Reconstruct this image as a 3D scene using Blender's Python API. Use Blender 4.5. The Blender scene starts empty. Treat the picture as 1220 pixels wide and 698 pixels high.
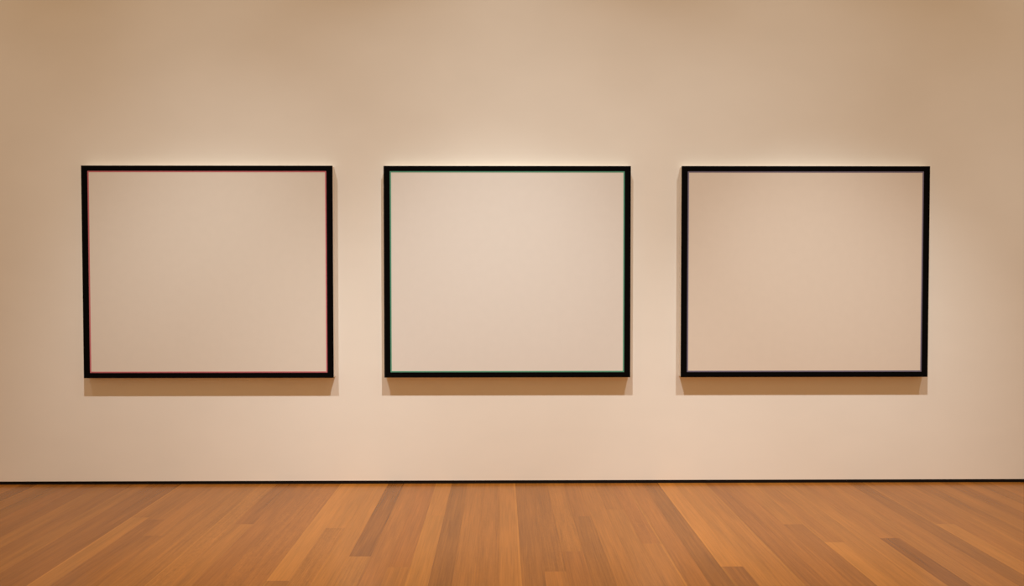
import bpy, bmesh, math, random
from mathutils import Matrix, Vector

S = bpy.context.scene
COL = S.collection
S.view_settings.view_transform = 'Standard'
S.view_settings.look = 'None'
S.view_settings.gamma = 1.0
S.view_settings.use_curve_mapping = False
S.view_settings.exposure = 0.0
S.cycles.use_denoising = True
S.cycles.max_bounces = 8
S.cycles.diffuse_bounces = 5
S.cycles.caustics_reflective = False
S.cycles.sample_clamp_indirect = 6.0


def lin(r, g, b):
    f = lambda c: (c / 12.92) if c <= 0.04045 else ((c + 0.055) / 1.055) ** 2.4
    return (f(r / 255), f(g / 255), f(b / 255), 1.0)


# ------------------------------------------------------------------ camera
F_PX = 897.09
YAW, PITCH, ROLL = 0.00786, -0.02339, -0.00036
CAM = Vector((-0.01141, -6.55063, 1.82098))
cy, sy, cp, sp = math.cos(YAW), math.sin(YAW), math.cos(PITCH), math.sin(PITCH)
fw = Vector((sy * cp, cy * cp, sp))
rt = Vector((cy, -sy, 0))
up = rt.cross(fw)
cr, sr = math.cos(ROLL), math.sin(ROLL)
rt, up = rt * cr + up * sr, up * cr - rt * sr
cam_data = bpy.data.cameras.new('camera')
cam = bpy.data.objects.new('camera', cam_data)
COL.objects.link(cam)
cam.matrix_world = Matrix(((rt.x, up.x, -fw.x, CAM.x), (rt.y, up.y, -fw.y, CAM.y),
                           (rt.z, up.z, -fw.z, CAM.z), (0, 0, 0, 1)))
cam_data.sensor_fit = 'HORIZONTAL'
cam_data.sensor_width = 36.0
cam_data.lens = F_PX * 36.0 / 1220.0
S.camera = cam


# --------------------------------------------------------------- materials
class NT:
    def __init__(self, name):
        self.m = bpy.data.materials.new(name)
        self.m.use_nodes = True
        self.t = self.m.node_tree
        self.b = self.t.nodes['Principled BSDF']

    def n(self, kind, **kw):
        x = self.t.nodes.new(kind)
        for k, v in kw.items():
            setattr(x, k, v)
        return x

    def l(self, a, b):
        self.t.links.new(a, b)

    def math(self, op, a, b=None, c=None):
        x = self.n('ShaderNodeMath', operation=op)
        for i, v in enumerate((a, b, c)):
            if v is None:
                continue
            if isinstance(v, (int, float)):
                x.inputs[i].default_value = v
            else:
                self.l(v, x.inputs[i])
        return x.outputs[0]


def plain(name, col, rough=0.6, spec=0.3):
    k = NT(name)
    k.b.inputs['Base Color'].default_value = col
    k.b.inputs['Roughness'].default_value = rough
    k.b.inputs['Specular IOR Level'].default_value = spec
    return k.m


def noisy(name, col, amount, scale, rough, spec, bump=0.0, bump_scale=300.0, stretch=(1, 1, 1)):
    """A surface with faint mottling of its colour and a fine relief."""
    k = NT(name)
    tc = k.n('ShaderNodeTexCoord')
    mp = k.n('ShaderNodeMapping')
    mp.inputs['Scale'].default_value = stretch
    k.l(tc.outputs['Object'], mp.inputs['Vector'])
    nz = k.n('ShaderNodeTexNoise')
    nz.inputs['Scale'].default_value = scale
    nz.inputs['Detail'].default_value = 6
    k.l(mp.outputs[0], nz.inputs['Vector'])
    mr = k.n('ShaderNodeMapRange')
    mr.inputs['From Min'].default_value = 0.3
    mr.inputs['From Max'].default_value = 0.7
    mr.inputs['To Min'].default_value = 1 - amount
    mr.inputs['To Max'].default_value = 1 + amount
    k.l(nz.outputs['Fac'], mr.inputs['Value'])
    mx = k.n('ShaderNodeVectorMath', operation='SCALE')
    mx.inputs[0].default_value = col[:3]
    k.l(mr.outputs[0], mx.inputs['Scale'])
    k.l(mx.outputs[0], k.b.inputs['Base Color'])
    k.b.inputs['Roughness'].default_value = rough
    k.b.inputs['Specular IOR Level'].default_value = spec
    if bump:
        n2 = k.n('ShaderNodeTexNoise')
        n2.inputs['Scale'].default_value = bump_scale
        n2.inputs['Detail'].default_value = 3
        k.l(mp.outputs[0], n2.inputs['Vector'])
        bp = k.n('ShaderNodeBump')
        bp.inputs['Strength'].default_value = bump
        bp.inputs['Distance'].default_value = 0.002
        k.l(n2.outputs['Fac'], bp.inputs['Height'])
        k.l(bp.outputs[0], k.b.inputs['Normal'])
    return k.m


WALL_COL = (0.80, 0.775, 0.72, 1)
M_wall = noisy('warm_white_wall_paint', WALL_COL, 0.012, 2.2, 0.85, 0.15, 0.10, 260, (1, 1, 1.6))
M_reveal = plain('black_shadow_gap', (0.006, 0.004, 0.004, 1), 0.7, 0.1)
M_black = plain('matt_black_paint', (0.002, 0.0017, 0.0017, 1), 0.8, 0.04)
M_edge = noisy('pale_canvas_edge', (0.80, 0.74, 0.66, 1), 0.02, 30, 0.85, 0.1)
M_rose = plain('rose_paint_line', (0.52, 0.15, 0.18, 1), 0.7, 0.1)
M_green = plain('green_paint_line', (0.11, 0.34, 0.24, 1), 0.7, 0.1)
M_violet = plain('grey_violet_paint_line', (0.17, 0.155, 0.23, 1), 0.7, 0.1)
M_canvas_a = noisy('pinkish_cream_canvas', (0.71, 0.67, 0.61, 1), 0.009, 14, 0.85, 0.08, 0.12, 500)
M_canvas_b = noisy('light_cream_canvas', (0.715, 0.69, 0.655, 1), 0.009, 14, 0.85, 0.08, 0.12, 500)
M_canvas_c = noisy('sand_cream_canvas', (0.685, 0.62, 0.545, 1), 0.009, 14, 0.85, 0.08, 0.12, 500)


def floor_material():
    k = NT('oiled_oak_boards')
    tone = k.n('ShaderNodeAttribute', attribute_name='board_tone').outputs['Fac']
    hue = k.n('ShaderNodeAttribute', attribute_name='board_hue').outputs['Fac']
    seed = k.n('ShaderNodeAttribute', attribute_name='board_seed').outputs['Fac']
    figure = k.n('ShaderNodeAttribute', attribute_name='board_figure').outputs['Fac']
    tc = k.n('ShaderNodeTexCoord')
    sh = k.n('ShaderNodeCombineXYZ')
    k.l(k.math('MULTIPLY', seed, 37.0), sh.inputs['X'])
    k.l(k.math('MULTIPLY', seed, 91.0), sh.inputs['Y'])
    k.l(seed, sh.inputs['Z'])
    ad = k.n('ShaderNodeVectorMath', operation='ADD')
    k.l(tc.outputs['Object'], ad.inputs[0])
    k.l(sh.outputs[0], ad.inputs[1])

    def grain(sx, sy_, detail, rough=0.55, dist=0.0):
        mp = k.n('ShaderNodeMapping')
        mp.inputs['Scale'].default_value = (sx, sy_, 1)
        k.l(ad.outputs[0], mp.inputs['Vector'])
        nz = k.n('ShaderNodeTexNoise')
        nz.inputs['Scale'].default_value = 1
        nz.inputs['Detail'].default_value = detail
        nz.inputs['Roughness'].default_value = rough
        nz.inputs['Distortion'].default_value = dist
        k.l(mp.outputs[0], nz.inputs['Vector'])
        return k.math('SUBTRACT', nz.outputs['Fac'], 0.5)

    broad = grain(14, 1.1, 2)                 # slow drift of tone along a board
    fine = grain(150, 2.2, 4, 0.65, 0.3)       # straight pores
    fleck = grain(90, 26, 3, 0.6, 0.8)        # ray flecks on quarter-sawn boards
    cath = grain(48, 1.6, 2, 0.5, 1.2)        # wavy cathedral lines
    v = k.math('MULTIPLY', broad, 0.45)
    v = k.math('MULTIPLY_ADD', fine, 0.75, v)
    v = k.math('MULTIPLY_ADD', k.math('MULTIPLY', fleck, figure), 0.75, v)
    v = k.math('MULTIPLY_ADD', cath, 0.36, v)
    t = k.math('MULTIPLY_ADD', tone, 1.5, v)
    val = k.math('MAXIMUM', k.math('ADD', 1.0, t), 0.2)
    # redder or yellower oak, set board by board
    mixc = k.n('ShaderNodeMix', data_type='RGBA')
    mixc.inputs[6].default_value = FLOOR_RED
    mixc.inputs[7].default_value = FLOOR_YELLOW
    k.l(hue, mixc.inputs[0])
    sc = k.n('ShaderNodeVectorMath', operation='SCALE')
    k.l(mixc.outputs[2], sc.inputs[0])
    k.l(val, sc.inputs['Scale'])
    k.l(sc.outputs[0], k.b.inputs['Base Color'])
    k.b.inputs['Roughness'].default_value = 0.27
    k.b.inputs['Specular IOR Level'].default_value = 0.32
    bp = k.n('ShaderNodeBump')
    bp.inputs['Strength'].default_value = 0.06
    bp.inputs['Distance'].default_value = 0.001
    k.l(fine, bp.inputs['Height'])
    k.l(bp.outputs[0], k.b.inputs['Normal'])
    return k.m


FLOOR_RED = (0.238, 0.077, 0.0115, 1)
FLOOR_YELLOW = (0.250, 0.0935, 0.0135, 1)
M_floor = floor_material()
M_seam = plain('dark_board_seam', (0.14, 0.052, 0.014, 1), 0.7, 0.1)


# ------------------------------------------------------------ mesh helpers
def finish(name, bm, mat, parent=None, bevel=0.0, segs=2):
    bmesh.ops.recalc_face_normals(bm, faces=bm.faces)
    me = bpy.data.meshes.new(name)
    bm.to_mesh(me)
    bm.free()
    o = bpy.data.objects.new(name, me)
    COL.objects.link(o)
    me.materials.append(mat)
    if parent is not None:
        o.parent = parent
    if bevel:
        md = o.modifiers.new('bevel', 'BEVEL')
        md.width = bevel
        md.segments = segs
        md.limit_method = 'ANGLE'
        md.angle_limit = math.radians(40)
    return o


def box(bm, x0, x1, y0, y1, z0, z1):
    v = [bm.verts.new(p) for p in ((x0, y0, z0), (x1, y0, z0), (x1, y1, z0), (x0, y1, z0),
                                   (x0, y0, z1), (x1, y0, z1), (x1, y1, z1), (x0, y1, z1))]
    for f in ((0, 3, 2, 1), (4, 5, 6, 7), (0, 1, 5, 4), (1, 2, 6, 5), (2, 3, 7, 6), (3, 0, 4, 7)):
        bm.faces.new([v[i] for i in f])


def ring(bm, W, H, tx, tz, y0, y1):
    """Mitred rectangular ring in the wall plane: outer W x H centred on x=0 from z=0, rails tx wide, tz high."""
    out = [(-W / 2, 0), (W / 2, 0), (W / 2, H), (-W / 2, H)]
    inn = [(-W / 2 + tx, tz), (W / 2 - tx, tz), (W / 2 - tx, H - tz), (-W / 2 + tx, H - tz)]
    V = {}
    for key, pts in (('o', out), ('i', inn)):
        for yy in (y0, y1):
            V[key, yy] = [bm.verts.new((x, yy, z)) for x, z in pts]
    for i in range(4):
        j = (i + 1) % 4
        for a, b in ((V['o', y0], V['i', y0]), (V['o', y1], V['i', y1]), (V['o', y0], V['o', y1]), (V['i', y0], V['i', y1])):
            bm.faces.new((a[i], a[j], b[j], b[i]))


def structure(o):
    o['kind'] = 'structure'
    return o


# ----------------------------------------------------------------- setting
GAP = 0.0285
XW = 9.0
bm = bmesh.new()
box(bm, -XW, XW, 0.0, 0.20, GAP, 6.6)
structure(finish('wall_back', bm, M_wall))
bm = bmesh.new()
box(bm, -XW, XW, 0.004, 0.20, 0.0, GAP)
structure(finish('baseboard_back', bm, M_reveal))

# floor: one mesh of long oak boards running towards the wall
BW = 0.1387
X_SEAM = -0.0700
SKEW = -0.0067          # the boards run a hair off square to the wall
rnd = random.Random(11)
# boards the photograph shows: column -> segments [(far end y, near end y, tone, hue, figure)]; hue 0 red .. 1 yellow
Z = 0.0
KNOWN = {
    0: [(0, -3.4, .10, .7, .1)],
    -1: [(0, -2.9, .0, .55, .3)],
    -2: [(0, -3.2, .03, .6, .2)],
    -3: [(0, -3.0, -.13, .55, .2)],
    -4: [(0, -.878, .09, .75, .2), (-.878, -3.1, .11, .9, .1)],
    -5: [(0, -1.883, -.01, .2, .1), (-1.883, -3.6, .02, .6, .2)],
    -6: [(0, -3.3, -.01, .35, .2)],
    -7: [(0, -1.70, -.19, .25, .2), (-1.70, -3.5, .04, .8, .4)],
    -8: [(0, -3.1, .08, .75, .2)],
    -9: [(0, -1.15, .10, .8, .2), (-1.15, -3.1, -.01, .6, .7)],
    -10: [(0, -2.09, .16, .8, .2), (-2.09, -3.5, -.07, .5, .3)],
    -11: [(0, -3.2, -.02, .3, .6)],
    -12: [(0, -3.1, -.03, .3, .8)],
    -13: [(0, -3.2, -.06, .25, .2)],
    -14: [(0, -1.06, -.11, .2, .2), (-1.06, -3.0, .02, .6, .2)],
    -15: [(0, -2.8, .03, .65, .9)],
    -16: [(0, -3.1, -.02, .6, .5)],
    -17: [(0, -3.0, .0, .55, .3)],
    -18: [(0, -1.3, .02, .5, .2), (-1.3, -3.0, -.05, .4, .2)],
    -19: [(0, -.95, .0, .45, .2), (-.95, -3.0, -.09, .3, .2)],
    -20: [(0, -.9, .0, .5, .2), (-.9, -3.0, .07, .8, .2)],
    -21: [(0, -3.0, -.10, .25, .1)],
    -22: [(0, -3.0, -.08, .3, .1)],
    -23: [(0, -3.0, .0, .6, .2)],
    -24: [(0, -3.0, -.06, .4, .2)],
    -25: [(0, -3.0, .01, .6, .2)],
    -26: [(0, -3.0, -.07, .3, .1)],
    -27: [(0, -3.0, -.02, .3, .2)],
    -28: [(0, -3.0, -.08, .6, .2)],
    -29: [(0, -3.0, .0, .6, .2)],
    -30: [(0, -3.0, -.12, .3, .2)],
    1: [(0, -3.3, -.08, .5, .2)],
    2: [(0, -1.959, -.075, .5, .5), (-1.959, -3.2, .05, .5, .1)],
    3: [(0, -1.625, .03, .65, .6), (-1.625, -3.3, -.03, .35, .2)],
    4: [(0, -.90, -.01, .45, .2), (-.90, -3.2, -.10, .55, .3)],
    5: [(0, -3.1, .03, .6, .2)],
    6: [(0, -.735, -.06, .5, .2), (-.735, -3.2, .01, .65, .2)],
    7: [(0, -1.485, -.02, .25, .5), (-1.485, -3.0, .03, .6, .2)],
    8: [(0, -3.2, .0, .35, .2)],
    9: [(0, -3.2, -.15, .45, .2)],
    10: [(0, -1.892, .16, .75, .2), (-1.892, -3.2, -.13, .3, .2)],
    11: [(0, -3.1, .06, .75, .2)],
    12: [(0, -3.1, .02, .6, .2)],
    13: [(0, -3.2, -.08, .25, .2)],
    14: [(0, -3.1, .0, .35, .2)],
    15: [(0, -1.1, .03, .65, .2), (-1.1, -3.2, -.09, .35, .2)],
    16: [(0, -1.469, -.01, .5, .2), (-1.469, -3.1, .11, .85, .2)],
    17: [(0, -3.1, .04, .7, .3)],
    18: [(0, -3.2, .04, .7, .2)],
    19: [(0, -1.396, .02, .5, .2), (-1.396, -3.3, -.18, .15, .1)],
    20: [(0, -3.2, .05, .65, .2)],
    21: [(0, -3.1, .01, .5, .2)],
    22: [(0, -3.2, -.11, .45, .2)],
    23: [(0, -1.10, .0, .5, .2), (-1.10, -3.1, .09, .8, .2)],
    24: [(0, -3.1, .0, .45, .2)],
    25: [(0, -3.1, .04, .6, .2)],
    26: [(0, -3.2, -.08, .5, .2)],
    27: [(0, -3.1, .03, .6, .2)],
    28: [(0, -3.1, -.06, .4, .2)],
    29: [(0, -3.1, .05, .6, .2)],
}
Y_NEAR = -9.0
segs = []
for c in range(-66, 67):
    col_segs = list(KNOWN.get(c, []))
    y = col_segs[-1][1] if col_segs else 0.0
    while y > Y_NEAR:
        n = max(Y_NEAR, y - rnd.uniform(0.9, 2.6))
        col_segs.append((y, n, rnd.uniform(-.12, .12), rnd.uniform(.2, .8), rnd.uniform(.1, .6)))
        y = n
    for s in col_segs:
        segs.append((c,) + s)
bm = bmesh.new()
attr = {k: bm.faces.layers.float.new(k) for k in ('board_tone', 'board_hue', 'board_seed', 'board_figure')}
g = 0.0004
# paler, yellower strip along one edge of a few boards (column, side)
PALE_EDGE = {(0, 'r'): .14, (0, 'l'): .06, (10, 'l'): .10, (16, 'l'): .10, (23, 'l'): .12, (-20, 'l'): .16, (-29, 'l'): .18, (-10, 'l'): .06,
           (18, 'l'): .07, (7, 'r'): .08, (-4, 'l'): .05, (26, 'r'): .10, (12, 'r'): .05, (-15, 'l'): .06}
for (c, yf, yn, tone, hue, fig) in segs:
    x0 = X_SEAM + c * BW + g
    x1 = X_SEAM + (c + 1) * BW - g
    yf2 = 0.20 if yf == 0 else yf - g
    yn2 = yn + g
    strips = [(x0, x1, tone, hue)]
    if (c, 'r') in PALE_EDGE:
        strips = [(x0, x1 - .013, tone, hue), (x1 - .013, x1, tone + PALE_EDGE[c, 'r'], .9)]
    elif (c, 'l') in PALE_EDGE:
        strips = [(x0, x0 + .012, tone + PALE_EDGE[c, 'l'], .9), (x0 + .012, x1, tone, hue)]
    sd = rnd.random()
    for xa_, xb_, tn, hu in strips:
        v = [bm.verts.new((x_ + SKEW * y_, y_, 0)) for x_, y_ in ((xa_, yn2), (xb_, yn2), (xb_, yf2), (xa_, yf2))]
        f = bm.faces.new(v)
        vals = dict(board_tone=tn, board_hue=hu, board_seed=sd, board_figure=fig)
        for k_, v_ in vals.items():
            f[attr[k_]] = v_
# sub-floor seen only as the hairline seams between the boards
xa, xb = X_SEAM - 66 * BW, X_SEAM + 67 * BW
f0 = len(bm.faces)
box(bm, xa, xb, Y_NEAR, 0.20, -0.10, -0.0012)
bm.faces.ensure_lookup_table()
for f in bm.faces[f0:]:
    f.material_index = 1
fo = structure(finish('floor', bm, M_floor))
fo.data.materials.append(M_seam)


# ---------------------------------------------------------------- pictures
def picture(name, x, z, W, H, canvas, line_mat, line_name, label):
    D = 0.075
    t = bpy.data.objects.new(name, None)
    COL.objects.link(t)
    t.location = (x, 0, z)
    t['label'] = label
    t['category'] = 'picture'
    t['group'] = 'black bordered pictures in a row on the wall'
    e = 0.003
    bm = bmesh.new()                    # pale body that stands off the wall
    box(bm, -W / 2 + e, W / 2 - e, -D + 0.006, -0.0006, e, H - e)
    b = finish('stretcher', bm, M_edge, t, 0.002)
    b['label'] = 'pale side edges'
    TX, TZ, LW = 0.0535, 0.0455, 0.0105
    bm = bmesh.new()
    ring(bm, W, H, TX, TZ, -D, -D + 0.0065)
    b = finish('frame', bm, M_black, t, 0.0012)
    b['label'] = 'matt black frame'
    w2, h2 = W - 2 * TX + 0.002, H - 2 * TZ + 0.002
    bm = bmesh.new()
    ring(bm, w2, h2, LW + 0.001, LW + 0.001, -D + 0.0012, -D + 0.0065)
    b = finish('inner_line', bm, line_mat, t)
    b.location.z = TZ - 0.001
    b['label'] = line_name
    w3, h3 = w2 - 2 * LW, h2 - 2 * LW
    bm = bmesh.new()
    box(bm, -w3 / 2, w3 / 2, -D + 0.002, -D + 0.0065, 0, h3)
    b = finish('canvas', bm, canvas, t)
    b.location.z = TZ - 0.001 + LW
    b['label'] = 'blank cream field'
    return t


picture('framed_picture', -2.567, 0.9397, 2.142, 1.820, M_canvas_a, M_rose, 'thin rose line inside the border',
        'black bordered blank cream picture with thin rose inner line, leftmost on the wall')
picture('framed_picture', 0.0, 0.9415, 2.121, 1.817, M_canvas_b, M_green, 'thin green line inside the border',
        'black bordered blank cream picture with thin green inner line, between the other two')
picture('framed_picture', 2.568, 0.9410, 2.143, 1.818, M_canvas_c, M_violet, 'thin grey violet line inside the border',
        'black bordered blank cream picture with thin grey violet inner line, rightmost on the wall')


# ------------------------------------------------------------------ lights
def spot(x, y, z, tx, ty, tz, power, angle, blend, col, r=0.03):
    d = bpy.data.lights.new('gallery_spot', 'SPOT')
    d.energy = power
    d.spot_size = math.radians(angle)
    d.spot_blend = blend
    d.color = col
    d.shadow_soft_size = r
    o = bpy.data.objects.new('gallery_spot', d)
    COL.objects.link(o)
    o.location = (x, y, z)
    o.rotation_euler = (Vector((tx, ty, tz)) - Vector((x, y, z))).to_track_quat('-Z', 'Y').to_euler()
    return o


SPOT_COL = (0.99, 0.985, 0.955)
YL, ZL = -2.40, 6.20
# gallery spots on a track above the frame: stacked beams before each picture, unseen fill spots added off each side; (x, aim x, aim z, half angle, power)
LAMPS = [
    (-2.35, -3.05, -8, 36, 89), (-2.35, -2.35, -8, 36, 174), (-2.35, -3.05, -4, 25, 429), (-2.35, -2.35, -4, 25, 148),
    (-2.35, -3.05, -1, 30, 84), (-2.35, -2.35, 0.8, 40, 135), (0.0, -0.6, -8, 30, 688), (0.0, 0.0, -4, 25, 233),
    (0.0, 0.6, -3, 30, 106), (0.0, 0.0, -1, 30, 132), (0.0, 0.0, 0.8, 40, 231), (2.27, 2.97, -4, 25, 134),
    (2.27, 1.87, -2, 32, 141), (2.27, 2.27, 2.6, 25, 11), (2.27, 1.8, -4, 25, 183), (2.27, 3.4, -4, 25, 759),
    (2.27, 2.27, 0.8, 40, 151), (4.7, 4.7, -8, 30, 244), (4.7, 4.7, -1, 30, 110), (4.7, 5.0, 1.5, 45, 68),
    (4.7, 5.2, 3, 30, 19), (-4.7, -5, 0, 30, 57), (-4.7, -5.2, 3, 30, 31), (-4.7, -4.2, 1, 45, 31),
]
for (x, ax, az, half, p) in LAMPS:
    spot(x, YL, ZL, ax, 0, az, p, 2 * half, 1.0, SPOT_COL, 0.035)

w = bpy.data.worlds.new('room_air')
S.world = w
w.use_nodes = True
bg = w.node_tree.nodes['Background']
bg.inputs['Color'].default_value = (1.0, 0.626, 0.322, 1)
bg.inputs['Strength'].default_value = 0.556
